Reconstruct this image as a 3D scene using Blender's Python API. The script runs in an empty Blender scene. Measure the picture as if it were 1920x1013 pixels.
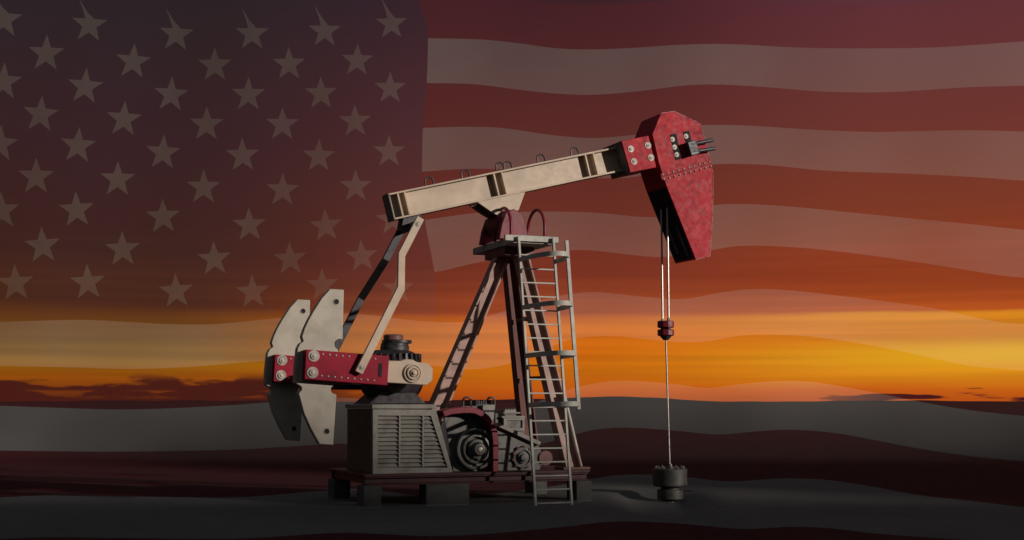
import bpy, bmesh, math, random
from mathutils import Vector, Matrix, noise
random.seed(7)
R = math.radians
C = bpy.context.scene.collection
scene = bpy.context.scene

# ------------------------------------------------------------------ camera
FPX, CAMH = 2500.0, 2.12
PITCH = math.atan(248.5 / FPX)
cam = bpy.data.objects.new('camera', bpy.data.cameras.new('camera'))
C.objects.link(cam)
cam.location = (0, 0, CAMH)
cam.rotation_euler = (R(90) + PITCH, 0, 0)
cam.data.sensor_width = 36
cam.data.lens = 36 * FPX / 1920
cam.data.clip_start, cam.data.clip_end = 0.1, 40000
scene.camera = cam

# ------------------------------------------------------------------ sky (dusk, glow low on the right)
world = bpy.data.worlds.new('World'); scene.world = world
world.use_nodes = True
nt = world.node_tree; nt.nodes.clear()
def N(t, **k):
    n = nt.nodes.new(t)
    for a, b in k.items(): setattr(n, a, b)
    return n
def L(a, b): nt.links.new(a, b)
def M(op, a, b=None, c=None, clamp=False):
    n = N('ShaderNodeMath', operation=op, use_clamp=clamp)
    for i, s in enumerate((a, b, c)):
        if s is None: continue
        if isinstance(s, (int, float)): n.inputs[i].default_value = s
        else: L(s, n.inputs[i])
    return n.outputs[0]
def ramp(fac, stops, inter='LINEAR'):
    n = N('ShaderNodeValToRGB'); cr = n.color_ramp; cr.interpolation = inter
    while len(cr.elements) < len(stops): cr.elements.new(0.5)
    for e, (p, col) in zip(cr.elements, stops):
        e.position = p; e.color = (*col, 1) if len(col) == 3 else col
    L(fac, n.inputs[0]); return n.outputs[0]
def mixc(f, a, b, mode='MIX'):
    n = N('ShaderNodeMix', data_type='RGBA', blend_type=mode)
    if isinstance(f, (int, float)): n.inputs[0].default_value = f
    else: L(f, n.inputs[0])
    for i, s in ((6, a), (7, b)):
        if isinstance(s, tuple): n.inputs[i].default_value = (*s, 1)
        else: L(s, n.inputs[i])
    return n.outputs[2]
def maprange(x, a, b, c=0.0, d=1.0, smooth=True):
    n = N('ShaderNodeMapRange', interpolation_type='SMOOTHSTEP' if smooth else 'LINEAR', clamp=True)
    L(x, n.inputs[0])
    for i, v in enumerate((a, b, c, d)): n.inputs[i + 1].default_value = v
    return n.outputs[0]
tc = N('ShaderNodeTexCoord'); sep = N('ShaderNodeSeparateXYZ'); L(tc.outputs['Generated'], sep.inputs[0])
el = M('MULTIPLY', M('ARCSINE', sep.outputs[2]), 180 / math.pi)               # elevation, degrees
az = M('MULTIPLY', M('ARCTAN2', sep.outputs[0], sep.outputs[1]), 180 / math.pi)
def skynoise(sx, sy, scale, detail, off=0.0):
    cv = N('ShaderNodeCombineXYZ'); L(M('MULTIPLY', az, sx), cv.inputs[0]); L(M('MULTIPLY', el, sy), cv.inputs[1]); cv.inputs[2].default_value = off
    n = N('ShaderNodeTexNoise'); n.inputs['Scale'].default_value = scale; n.inputs['Detail'].default_value = detail
    L(cv.outputs[0], n.inputs['Vector']); return n.outputs[0]
wob = skynoise(.06, .5, 1.0, 4, 3.1)
streak = skynoise(.05, 2.2, 1.0, 4, 7.7)
elw = M('ADD', el, M('MULTIPLY', M('SUBTRACT', wob, .5), .9))
t = M('DIVIDE', elw, 20.0, clamp=True)
d = lambda y: max(0.0, (755 - y) / FPX * 180 / math.pi / 20.0)
rampR = ramp(t, [(0, (.50, .085, .006)), (d(735), (.60, .12, .006)), (d(705), (.72, .25, .008)), (d(670), (.72, .29, .010)), (d(640), (.70, .21, .010)),
                 (d(600), (.70, .25, .014)), (d(592), (.46, .085, .012)), (d(530), (.32, .053, .013)), (d(400), (.21, .045, .019)),
                 (d(250), (.155, .039, .029)), (d(30), (.105, .032, .040)), (1, (.06, .028, .04))])
rampC = ramp(t, [(0, (.40, .07, .008)), (d(735), (.55, .10, .004)), (d(700), (.66, .175, .004)), (d(660), (.68, .155, .004)), (d(615), (.62, .15, .008)),
                 (d(600), (.58, .13, .012)), (d(588), (.36, .07, .02)), (d(520), (.20, .036, .016)), (d(420), (.15, .031, .017)),
                 (d(280), (.10, .026, .020)), (d(40), (.048, .016, .019)), (1, (.03, .014, .022))])
rampL = ramp(t, [(0, (.05, .012, .006)), (d(735), (.21, .045, .003)), (d(705), (.33, .085, .002)), (d(680), (.26, .112, .003)), (d(650), (.16, .066, .001)),
                 (d(600), (.12, .036, .001)), (d(580), (.082, .022, .003)), (d(480), (.053, .016, .006)), (d(300), (.043, .014, .011)),
                 (d(20), (.024, .015, .013)), (1, (.018, .012, .014))])
cl = mixc(maprange(az, -15, 1.5), rampL, rampC)
cr_ = mixc(maprange(az, 3, 17), cl, rampR)
# bright and dark streaks in the glow
lowband = maprange(el, .4, 1.4); lowband2 = M('MULTIPLY', lowband, maprange(el, 9, 3.0))
stk = M('MULTIPLY', maprange(streak, .3, .72, -.2, .2, False), lowband2)
bright = N('ShaderNodeVectorMath', operation='SCALE'); L(cr_, bright.inputs[0]); L(M('ADD', 1.0, stk), bright.inputs[3])
# yellow heart of the glow low on the right
gx = M('DIVIDE', M('SUBTRACT', az, 22.0), 9.0); gy = M('DIVIDE', M('SUBTRACT', el, 1.95), .55)
g = M('POWER', 2.718, M('MULTIPLY', M('ADD', M('MULTIPLY', gx, gx), M('MULTIPLY', gy, gy)), -1.0))
glow = mixc(M('MULTIPLY', g, .9), bright.outputs[0], (.82, .43, .012))
# low dark cloud bank on the left, torn scraps on the right
cn = skynoise(.32, 1.5, 1.0, 5, 12.3)
bank = M('MULTIPLY', maprange(M('SUBTRACT', cn, M('MULTIPLY', M('SUBTRACT', el, .55), .38)), .29, .39), maprange(az, -4.0, -10.0))
gap = M('MULTIPLY', maprange(skynoise(.5, 3.0, 1.0, 4, 1.7), .50, .60), M('MULTIPLY', maprange(el, .12, .25), maprange(el, .55, .42)))
bank = M('MULTIPLY', bank, M('SUBTRACT', 1.0, M('MULTIPLY', gap, .75)))
bank = M('MULTIPLY', bank, maprange(el, 1.3, .85))
c2 = mixc(bank, glow, (.050, .012, .006))
cn2 = skynoise(.25, 2.4, 1.0, 4, 21.9)
scr = M('MULTIPLY', maprange(M('SUBTRACT', cn2, M('MULTIPLY', M('ABSOLUTE', M('SUBTRACT', el, .18)), .45)), .47, .53), maprange(az, 8, 17))
scr = M('MULTIPLY', scr, maprange(el, .9, .3))
c3 = mixc(scr, c2, (.045, .009, .010))
# the glow dies away towards the other half of the sky and the zenith
far = maprange(M('ABSOLUTE', az), 40, 105)
c4 = mixc(far, c3, (.040, .047, .056))
c5 = mixc(maprange(el, 17, 50), c4, (.105, .116, .128))
bg = N('ShaderNodeBackground'); bg.inputs[1].default_value = 1.0
out = N('ShaderNodeOutputWorld'); L(c5, bg.inputs[0]); L(bg.outputs[0], out.inputs[0])

# ------------------------------------------------------------------ sun: low warm light from the front right
PHI = R(21.8)
SUN_EL, SUN_AZ = R(13), R(-29)
sd = bpy.data.lights.new('sun', 'SUN'); sd.energy = 3.0; sd.angle = R(0.9); sd.color = (1.0, .925, .82)
sun = bpy.data.objects.new('sun', sd); C.objects.link(sun)
to_sun = Vector((math.cos(SUN_EL) * math.cos(SUN_AZ), math.cos(SUN_EL) * math.sin(SUN_AZ), math.sin(SUN_EL)))
sun.rotation_euler = to_sun.to_track_quat('Z', 'Y').to_euler()
sun.location = (30, -10, 30)

vs = scene.view_settings
scene.display_settings.display_device = 'sRGB'
vs.view_transform = 'Standard'; vs.look = 'None'; vs.exposure = 0; vs.gamma = 1; vs.use_curve_mapping = False
scene.cycles.max_bounces = 8; scene.cycles.transparent_max_bounces = 16
scene.cycles.sample_clamp_indirect = 4

# ------------------------------------------------------------------ materials
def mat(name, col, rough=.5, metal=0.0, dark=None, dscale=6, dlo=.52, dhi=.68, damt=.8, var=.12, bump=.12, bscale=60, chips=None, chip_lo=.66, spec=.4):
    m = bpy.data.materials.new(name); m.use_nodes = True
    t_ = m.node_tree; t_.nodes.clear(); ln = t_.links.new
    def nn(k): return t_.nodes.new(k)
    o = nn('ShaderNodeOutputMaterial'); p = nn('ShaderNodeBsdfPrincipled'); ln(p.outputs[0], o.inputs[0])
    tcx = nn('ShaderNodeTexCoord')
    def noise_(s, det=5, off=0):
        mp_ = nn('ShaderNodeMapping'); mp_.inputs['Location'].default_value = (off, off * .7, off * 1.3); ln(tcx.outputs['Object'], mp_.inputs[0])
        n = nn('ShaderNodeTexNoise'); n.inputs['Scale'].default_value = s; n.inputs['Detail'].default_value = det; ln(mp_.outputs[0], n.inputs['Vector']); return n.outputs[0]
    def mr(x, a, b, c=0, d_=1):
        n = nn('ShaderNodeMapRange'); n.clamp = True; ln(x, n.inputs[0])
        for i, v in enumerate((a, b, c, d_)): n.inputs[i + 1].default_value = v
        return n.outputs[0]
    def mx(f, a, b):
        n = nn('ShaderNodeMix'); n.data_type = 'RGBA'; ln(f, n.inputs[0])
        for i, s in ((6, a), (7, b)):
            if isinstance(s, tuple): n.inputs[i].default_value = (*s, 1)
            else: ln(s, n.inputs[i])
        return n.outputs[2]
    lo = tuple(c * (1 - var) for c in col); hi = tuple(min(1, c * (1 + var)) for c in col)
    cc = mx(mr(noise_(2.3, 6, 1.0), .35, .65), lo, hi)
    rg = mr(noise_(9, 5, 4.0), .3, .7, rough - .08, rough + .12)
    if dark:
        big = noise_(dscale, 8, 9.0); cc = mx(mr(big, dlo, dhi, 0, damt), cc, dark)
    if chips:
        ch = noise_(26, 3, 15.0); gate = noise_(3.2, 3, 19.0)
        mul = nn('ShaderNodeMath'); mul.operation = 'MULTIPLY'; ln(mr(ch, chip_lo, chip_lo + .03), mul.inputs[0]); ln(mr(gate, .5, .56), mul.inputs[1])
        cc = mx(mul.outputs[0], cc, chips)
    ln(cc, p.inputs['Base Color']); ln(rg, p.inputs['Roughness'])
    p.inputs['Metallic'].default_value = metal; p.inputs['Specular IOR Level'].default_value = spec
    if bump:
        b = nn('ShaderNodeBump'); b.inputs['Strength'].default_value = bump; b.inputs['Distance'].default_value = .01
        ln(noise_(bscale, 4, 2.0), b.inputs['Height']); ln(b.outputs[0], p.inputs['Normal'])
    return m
CREAM = mat('cream_paint', (.51, .385, .29), .45, dark=(.36, .28, .19), dscale=3, dlo=.50, dhi=.85, damt=.4, chips=(.75, .7, .6), chip_lo=.69)
CRANKRED = mat('crank_red_paint', (.27, .010, .028), .5, dark=(.10, .010, .02), dscale=5, dlo=.5, dhi=.78, damt=.6, var=.15, chips=(.5, .25, .25), chip_lo=.72, bump=.05, spec=.15)
CREAMW = mat('cream_plate_paint', (.42, .365, .305), .5, dark=(.30, .25, .18), dscale=3.5, dlo=.5, dhi=.85, damt=.7, chips=(.7, .66, .58), chip_lo=.72)
RED = mat('red_paint', (.43, .014, .026), .5, dark=(.14, .013, .03), dscale=7, dlo=.49, dhi=.76, damt=.8, var=.12, chips=(.7, .35, .35), chip_lo=.72, bump=.05, spec=.15)
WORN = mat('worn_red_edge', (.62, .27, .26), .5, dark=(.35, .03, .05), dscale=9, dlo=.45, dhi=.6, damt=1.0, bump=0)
DRED = mat('dark_red_paint', (.19, .012, .028), .42, dark=(.10, .012, .022), dscale=6, dlo=.5, dhi=.75, damt=.7, var=.15)
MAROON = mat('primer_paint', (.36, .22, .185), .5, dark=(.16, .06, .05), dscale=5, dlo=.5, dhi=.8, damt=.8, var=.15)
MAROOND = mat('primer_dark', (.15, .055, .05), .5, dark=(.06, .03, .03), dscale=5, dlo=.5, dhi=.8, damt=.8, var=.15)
PALE = mat('pale_grey_paint', (.42, .395, .35), .5, dark=(.25, .2, .16), dscale=6, dlo=.52, dhi=.8, damt=.7)
STEEL = mat('bolt_steel', (.42, .36, .32), .4, .1, dark=(.2, .15, .12), dscale=14, dlo=.5, dhi=.75, damt=.7)
ROD = mat('polished_steel', (.50, .45, .42), .3, .6, var=.08)
IRON = mat('dark_iron', (.055, .05, .055), .45, .35, dark=(.02, .018, .02), dscale=8, var=.2, bump=.2)
GREASE = mat('greasy_iron', (.035, .028, .034), .35, .3, dark=(.06, .035, .03), dscale=9, var=.25, bump=.25)
HOUSE = mat('housing_paint', (.235, .215, .19), .5, dark=(.13, .09, .07), dscale=4, dlo=.5, dhi=.78, damt=.8, chips=(.5, .46, .4), chip_lo=.7)  # housing and engine colours darkened to stand in for fading light low down
GUNGREY = mat('weathered_grey', (.125, .118, .11), .5, .2, dark=(.05, .04, .04), dscale=6, var=.2)
SKIDM = mat('skid_paint', (.06, .012, .016), .5, dark=(.03, .012, .012), dscale=5, var=.2)  # skid, concrete and wellhead colours also hold the fade to dark
CONC = mat('concrete', (.075, .071, .065), .85, dark=(.06, .055, .05), dscale=5, var=.15, bump=.5, bscale=30)
WELLM = mat('wellhead_iron', (.065, .06, .055), .55, .2, dark=(.03, .02, .018), dscale=7, var=.2, bump=.3)
DGREY = mat('shaded_sheet_metal', (.05, .048, .045), .5, .1, dark=(.03, .022, .018), dscale=5, var=.2)  # shade of the housing's side put into a darker sheet colour
VOID = mat('unlit_cavity', (.012, .011, .012), .8, var=.1, bump=0)  # near-black colour stands in for shade inside holes and slots

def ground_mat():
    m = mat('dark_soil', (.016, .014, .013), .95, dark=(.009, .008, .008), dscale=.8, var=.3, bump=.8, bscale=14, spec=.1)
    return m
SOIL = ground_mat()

def cloth(name, col, alpha):
    m = bpy.data.materials.new(name); m.use_nodes = True
    t_ = m.node_tree; t_.nodes.clear(); ln = t_.links.new
    def nn(k): return t_.nodes.new(k)
    o = nn('ShaderNodeOutputMaterial'); tr = nn('ShaderNodeBsdfTransparent'); df = nn('ShaderNodeBsdfDiffuse'); tl = nn('ShaderNodeBsdfTranslucent')
    m1 = nn('ShaderNodeMixShader'); m1.inputs[0].default_value = .12; ln(df.outputs[0], m1.inputs[1]); ln(tl.outputs[0], m1.inputs[2])
    m2 = nn('ShaderNodeMixShader'); ln(tr.outputs[0], m2.inputs[1]); ln(m1.outputs[0], m2.inputs[2]); ln(m2.outputs[0], o.inputs[0])
    tcx = nn('ShaderNodeTexCoord'); n = nn('ShaderNodeTexNoise'); n.inputs['Scale'].default_value = .35; n.inputs['Detail'].default_value = 4; ln(tcx.outputs['Object'], n.inputs['Vector'])
    r_ = nn('ShaderNodeMapRange'); ln(n.outputs[0], r_.inputs[0]); r_.inputs[1].default_value = .3; r_.inputs[2].default_value = .7
    r_.inputs[3].default_value = alpha * .92; r_.inputs[4].default_value = alpha * 1.08; ln(r_.outputs[0], m2.inputs[0])
    for s in (df, tl): s.inputs['Color'].default_value = (*col, 1)
    return m
A = .138
FRED = cloth('sheer_red_cloth', (.36, .03, .05), A)
FWHITE = cloth('sheer_white_cloth', (.77, .75, .735), A)
FBLUE = cloth('sheer_blue_cloth', (.055, .065, .17), A)
FSTAR = cloth('sheer_star_cloth', (.70, .64, .52), .10)

# ------------------------------------------------------------------ helpers
def link(name, me, m, parent=None):
    o = bpy.data.objects.new(name, me); C.objects.link(o)
    me.materials.append(m)
    if parent: o.parent = parent
    return o
def tag(o, label=None, cat=None, group=None, kind=None):
    for k, v in (('label', label), ('category', cat), ('group', group), ('kind', kind)):
        if v: o[k] = v
    return o
class MB:
    def __init__(s): s.bm = bmesh.new()
    def prism(s, poly, a, b, map3=None):
        """outline in the (x,z) plane of the machine, extruded between y=a and y=b"""
        f = map3 or (lambda p, y: (p[0], y, p[1]))
        bm = s.bm; va = [bm.verts.new(f(p, a)) for p in poly]; vb = [bm.verts.new(f(p, b)) for p in poly]
        bm.faces.new(va); bm.faces.new(vb[::-1])
        for i in range(len(poly)):
            j = (i + 1) % len(poly); bm.faces.new((va[j], va[i], vb[i], vb[j]))
        return s
    def box(s, x0, x1, y0, y1, z0, z1):
        return s.prism([(x0, z0), (x1, z0), (x1, z1), (x0, z1)], y0, y1)
    def bar(s, p, q, w, h, up=(0, 0, 1)):
        """rectangular bar from p to q; w across, h along up"""
        p, q = Vector(p), Vector(q); e = (q - p).normalized(); up = Vector(up)
        side = e.cross(up).normalized(); n = side.cross(e).normalized()
        bm = s.bm; V = []
        for c in (p, q): V.append([bm.verts.new(c + side * (w / 2 * i) + n * (h / 2 * j)) for i, j in ((-1, -1), (1, -1), (1, 1), (-1, 1))])
        bm.faces.new(V[0][::-1]); bm.faces.new(V[1])
        for i in range(4):
            j = (i + 1) % 4; bm.faces.new((V[0][i], V[0][j], V[1][j], V[1][i]))
        return s
    def lathe(s, p, axis, prof, n=24):
        """profile [(distance along axis, radius)] about axis from p"""
        p = Vector(p); ax = Vector(axis).normalized(); a = ax.orthogonal().normalized(); b = ax.cross(a); bm = s.bm
        rings = [[bm.verts.new(p + ax * t_ + (a * math.cos(k * 2 * math.pi / n) + b * math.sin(k * 2 * math.pi / n)) * r) for k in range(n)] for t_, r in prof]
        for r0, r1 in zip(rings, rings[1:]):
            for k in range(n): bm.faces.new((r0[k], r0[(k + 1) % n], r1[(k + 1) % n], r1[k]))
        bm.faces.new(rings[0][::-1]); bm.faces.new(rings[-1])
        return s
    def cyl(s, p, q, r, n=20, r2=None):
        p, q = Vector(p), Vector(q); return s.lathe(p, q - p, [(0, r), ((q - p).length, r if r2 is None else r2)], n)
    def tube(s, pts, r, n=10):
        pts = [Vector(p) for p in pts]; bm = s.bm; rings = []; ref = None
        for i, p in enumerate(pts):
            e = (pts[min(i + 1, len(pts) - 1)] - pts[max(i - 1, 0)]).normalized()
            a = e.orthogonal().normalized() if ref is None else (ref - e * ref.dot(e)).normalized()
            ref = a; b = e.cross(a)
            rings.append([bm.verts.new(p + (a * math.cos(k * 2 * math.pi / n) + b * math.sin(k * 2 * math.pi / n)) * r) for k in range(n)])
        for r0, r1 in zip(rings, rings[1:]):
            for k in range(n): bm.faces.new((r0[k], r0[(k + 1) % n], r1[(k + 1) % n], r1[k]))
        bm.faces.new(rings[0][::-1]); bm.faces.new(rings[-1])
        return s
    def ribbon(s, pts, w, th, up=(0, 0, 1)):
        """flat band along pts, w tall (along up), th thick"""
        pts = [Vector(p) for p in pts]; up = Vector(up); bm = s.bm; rings = []
        for i, p in enumerate(pts):
            e = (pts[min(i + 1, len(pts) - 1)] - pts[max(i - 1, 0)]).normalized(); sd_ = e.cross(up).normalized()
            rings.append([bm.verts.new(p + sd_ * (th / 2 * i_) + up * (w / 2 * j_)) for i_, j_ in ((-1, -1), (1, -1), (1, 1), (-1, 1))])
        for r0, r1 in zip(rings, rings[1:]):
            for k in range(4): bm.faces.new((r0[k], r0[(k + 1) % 4], r1[(k + 1) % 4], r1[k]))
        bm.faces.new(rings[0][::-1]); bm.faces.new(rings[-1])
        return s
    def build(s, name, m, parent=None, bevel=0.0, smooth=True):
        bm = s.bm
        bmesh.ops.recalc_face_normals(bm, faces=bm.faces)
        me = bpy.data.meshes.new(name); bm.to_mesh(me); bm.free()
        o = link(name, me, m, parent)
        if smooth:
            me.polygons.foreach_set('use_smooth', [True] * len(me.polygons)); me.set_sharp_from_angle(angle=R(32))
        if bevel:
            b = o.modifiers.new('edge', 'BEVEL'); b.width = bevel; b.segments = 2; b.limit_method = 'ANGLE'; b.angle_limit = R(35); b.harden_normals = False
        return o

# picture measurements -> real coordinates on a known plane of the machine (its own axes: x along the beam, y across, z up)
ORG = Vector((0, 30, 0))
UX = Vector((math.cos(PHI), math.sin(PHI), 0)); VY = Vector((-math.sin(PHI), math.cos(PHI), 0))
def ray(x, y):
    F = Vector((0, math.cos(PITCH), math.sin(PITCH))); U = Vector((0, -math.sin(PITCH), math.cos(PITCH)))
    return F + Vector((1, 0, 0)) * ((x - 960) / FPX) + U * ((506.5 - y) / FPX)
CAM = Vector((0, 0, CAMH))
def mp(x, y, v):
    dd = ray(x, y); tt = (v - (CAM - ORG).dot(VY)) / dd.dot(VY); p = CAM + dd * tt - ORG
    return (p.dot(UX), p.z)
def mps(pts, v): return [mp(x, y, v) for x, y in pts]
def m3(x, y, v): a = mp(x, y, v); return Vector((a[0], v, a[1]))

# ------------------------------------------------------------------ ground, low mound under the machine, distant hills
GZ = -.22
def sstep(a, b, x):
    q = min(1, max(0, (x - a) / (b - a))); return q * q * (3 - 2 * q)
def height(X, Y):
    """flat site, a shallow dip round the wellhead that drains towards the viewer"""
    yy = max(18.0, min(31.4, Y)); cx = 3.4 + (yy - 31.4) * .06
    q = math.hypot(X - cx, Y - yy)
    return GZ * (1 - sstep(.45, 1.2, q)) + noise.noise(Vector((X * .5, Y * .5, 0))) * .012
def ground():
    def axis(lo, hi, step, farv):
        a = []; x = lo
        while x <= hi + 1e-6: a.append(x); x += step
        s_, l, h = step, lo, hi
        while h < farv or l > -farv:
            s_ *= 1.5; l -= s_; h += s_; a = [l] + a + [h]
        return a
    xs = axis(-20, 20, .4, 9000); ys = axis(18, 46, .4, 9000)
    bm = bmesh.new(); g_ = [[bm.verts.new((x, y, height(x, y))) for x in xs] for y in ys]
    for j in range(len(ys) - 1):
        for i in range(len(xs) - 1): bm.faces.new((g_[j][i], g_[j][i + 1], g_[j + 1][i + 1], g_[j + 1][i]))
    me = bpy.data.meshes.new('ground'); bm.to_mesh(me); bm.free()
    me.polygons.foreach_set('use_smooth', [True] * len(me.polygons))
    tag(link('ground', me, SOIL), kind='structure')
ground()
def hills():
    bm = bmesh.new(); D = 5200; rows = []
    n = 160
    for i in range(n + 1):
        a = R(-34 + 68 * i / n); x_ = math.tan(a) * D
        px = 960 + math.tan(a) * FPX
        h = 9 + 10 * noise.noise(Vector((a * 9, 1.3, 0))) + 4 * noise.noise(Vector((a * 40, 5.3, 0)))
        h += 16 * math.exp(-((px - 1190) / 120) ** 2)
        h = max(h, 1.0)
        rows.append([bm.verts.new((x_ * k, D * k, z)) for k, z in ((1, GZ - 1), (1.03, h * .55), (1.07, h), (1.14, h * .5), (1.2, GZ - 1))])
    for r0, r1 in zip(rows, rows[1:]):
        for k in range(4): bm.faces.new((r0[k], r1[k], r1[k + 1], r0[k + 1]))
    me = bpy.data.meshes.new('hills'); bm.to_mesh(me); bm.free()
    me.polygons.foreach_set('use_smooth', [True] * len(me.polygons))
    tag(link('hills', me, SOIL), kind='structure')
hills()

def added_shade_hill():
    """rocky hill towards the low sun, added unseen on the right only to shade the ground and the foot of the machine"""
    ca, sa = math.cos(SUN_AZ), math.sin(SUN_AZ); te = math.tan(SUN_EL)
    D = 190.0
    along = lambda p: p[0] * ca + p[1] * sa
    cross = lambda p: -p[0] * sa + p[1] * ca
    a_m, c_m = along((0, 30)), cross((0, 30))
    crest0 = HILL_SHADE + (D - a_m) * te
    bm = bmesh.new(); rows = []
    cs = [c_m - 260 + 4 * k for k in range(150)]
    for c_ in cs:
        e_ = c_ - c_m
        h = crest0 - .415 * max(-10, min(e_, 25)) + HILL_BUMP * sstep(4, 7.5, e_)  # crest tilted and stepped so its shadow lands on machine and flag foot
        far_ = max(0, abs(e_ - 12) - 30); h -= .00045 * far_ * far_ + .02 * far_
        h += .35 * noise.noise(Vector((c_ * .13, 2.2, 0))) + .25 * noise.noise(Vector((c_ * .5, 7.2, 0)))
        h = max(h, 1)
        row = []
        for k, (da, q) in enumerate(((-75, 0), (-45, .33), (-22, .74), (-8, .93), (0, 1), (10, .95), (40, .7), (90, .3), (140, 0))):
            aa = D + da + 5 * noise.noise(Vector((c_ * .06, k * 3.1, 1))) * (k != 4)
            hh = GZ - 1 + (h - GZ + 1) * q + (1.6 * noise.noise(Vector((c_ * .09, k * 1.7, 4))) if k not in (0, 4, 8) else 0)
            row.append(bm.verts.new((aa * ca - c_ * sa, aa * sa + c_ * ca, hh)))
        rows.append(row)
    for r0, r1 in zip(rows, rows[1:]):
        for k in range(8): bm.faces.new((r0[k], r1[k], r1[k + 1], r0[k + 1]))
    me = bpy.data.meshes.new('shade_hill'); bm.to_mesh(me); bm.free()
    tag(link('shade_hill', me, SOIL), kind='structure')
HILL_SHADE, HILL_BUMP = .2, 9.1
added_shade_hill()

# ------------------------------------------------------------------ pump jack
pj = bpy.data.objects.new('pump_jack', None); C.objects.link(pj)
pj.location = ORG; pj.rotation_euler = (0, 0, PHI)
tag(pj, 'red and cream oil pump jack with tilted beam, horse head and caged ladder', 'pump jack')

def bolt(parent, c, r, axis=(0, -1, 0), m=STEEL, name='bolt'):
    """washer, stepped collar, hex nut and stud on a face"""
    b = MB(); ax = Vector(axis)
    b.lathe(c, ax, [(-.01, r), (r * .10, r), (r * .16, r * .92), (r * .16, r * .80), (r * .10, r * .78), (r * .10, r * .64)], 24)
    b.lathe(Vector(c) + ax * (r * .09), ax, [(0, r * .60), (r * .20, r * .60), (r * .27, r * .50), (r * .27, r * .28)], 6 if r < .1 else 24)
    b.lathe(Vector(c) + ax * (r * .35), ax, [(0, r * .27), (r * .10, r * .27), (r * .15, r * .18)], 14)
    return b.build(name, m, parent)
def rivet(parent, c, r, axis=(0, -1, 0), m=STEEL):
    return MB().lathe(c, axis, [(-.006, r), (r * .25, r), (r * .6, r * .78), (r * .8, r * .4), (r * .86, .001)], 12).build('rivet', m, parent)

# --- walking beam -------------------------------------------------
BV = -.22
rb, rt, fb = Vector(mp(741, 412, BV)), Vector(mp(728, 363, BV)), Vector(mp(1171, 320, BV))
E2 = (fb - rb).normalized(); N2 = Vector((-E2.y, E2.x)); BH = (rt - rb).dot(N2); BL = (fb - rb).length
E3, N3 = Vector((E2.x, 0, E2.y)), Vector((N2.x, 0, N2.y))
RB3 = Vector((rb.x, 0, rb.y))
def bp(s, h, v): return RB3 + E3 * s + N3 * h + Vector((0, v, 0))
def b2(s, h): p = rb + E2 * s + N2 * h; return (p.x, p.y)
def sOf(x, y, v=BV): p = Vector(mp(x, y, v)) - rb; return p.dot(E2)
beam = MB()
ft = .042
beam.prism([b2(0, 0), b2(BL, 0), b2(BL, ft), b2(0, ft)], BV, -BV)
beam.prism([b2(0, BH - ft), b2(BL, BH - ft), b2(BL, BH), b2(0, BH)], BV, -BV)
beam.prism([b2(.02, ft - .002), b2(BL - .02, ft - .002), b2(BL - .02, BH - ft + .002), b2(.02, BH - ft + .002)], -.07, .07)
beam_o = beam.build('walking_beam', CREAM, pj, .008)
for x, y in ((752, 388), (765, 386), (932, 350), (947, 347), (1103, 312), (1118, 309)):
    s = sOf(x, y)
    for sg in (-1, 1):
        MB().prism([b2(s - .02, ft), b2(s + .02, ft), b2(s + .02, BH - ft), b2(s - .02, BH - ft)], sg * .07, sg * .212).build('stiffener', CREAM, beam_o, .004)
MB().prism([b2(-.03, -.01), b2(-.002, -.01), b2(-.002, BH + .01), b2(-.03, BH + .01)], -.23, .23).build('end_plate', GUNGREY, beam_o, .006)
for x, y, v in ((806, 347, -.05), (874, 333, -.05), (938, 318, -.1), (953, 315, .06), (1015, 302, -.05), (1078, 289, -.05)):
    s = sOf(x, y, v); w = .095; hh = .19
    pts = [bp(s - w, BH - .02, v)] + [bp(s - w * math.cos(a), BH + hh - w + w * math.sin(a), v) for a in [math.pi * k / 14 for k in range(15)]] + [bp(s + w, BH - .02, v)]
    MB().tube(pts, .019).build('lifting_eye', IRON, beam_o)
# saddle under the beam
sad = mps([(895, 379), (985, 360), (973, 393), (960, 404), (938, 407), (922, 398)], -.30)
sad_o = MB().prism(sad, -.30, -.24).prism(sad, .24, .30).build('saddle_plate', CREAM, pj, .008)
cb = Vector(mp(953, 418, -.3))
MB().prism(mps([(905, 380), (976, 364), (966, 396), (930, 402)], -.24), -.238, .238).build('saddle_web', MAROOND, sad_o, .006)

# --- centre bearing ----------------------------------------------
bear = MB().lathe((cb.x, -.42, cb.y), (0, 1, 0), [(0, .17), (.03, .25), (.10, .30), (.74, .30), (.81, .25), (.84, .17)], 32)
bear_o = bear.build('bearing_housing', DRED, pj, .006)
MB().lathe((cb.x, -.42, cb.y), (0, -1, 0), [(-.02, .13), (.05, .13), (.06, .10), (.09, .10), (.10, .06)], 24).build('shaft_end', STEEL, bear_o)

# --- platform ------------------------------------------------------
PN = -1.3
pl, ptop = mp(964, 442, PN); pr, _ = mp(1042, 446, PN)
PZ1 = ptop; PZ0 = ptop - .15
plat = MB().box(pl, pr, PN + .04, 1.3, PZ0, PZ1)
plat_o = plat.build('platform', PALE, pj, .008)
MB().box(pl - .22, pr + .05, PN - .04, PN + .037, PZ1 - .115, PZ1 + .012).build('edge_beam', PALE, plat_o, .006)
for px_ in (pl + .08, pr - .10):
    ya, yb = PN + .38, PN + 1.36; w = (yb - ya) / 2; cy = (ya + yb) / 2; top = PZ1 + .72
    pts = [(px_, ya, PZ1 - .01)] + [(px_, cy - w * math.cos(a), top - w * .95 + w * .95 * math.sin(a)) for a in [math.pi * k / 20 for k in range(21)]] + [(px_, yb, PZ1 - .01)]
    MB().tube(pts, .036, 12).build('guard_hoop', DRED, plat_o)
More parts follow.
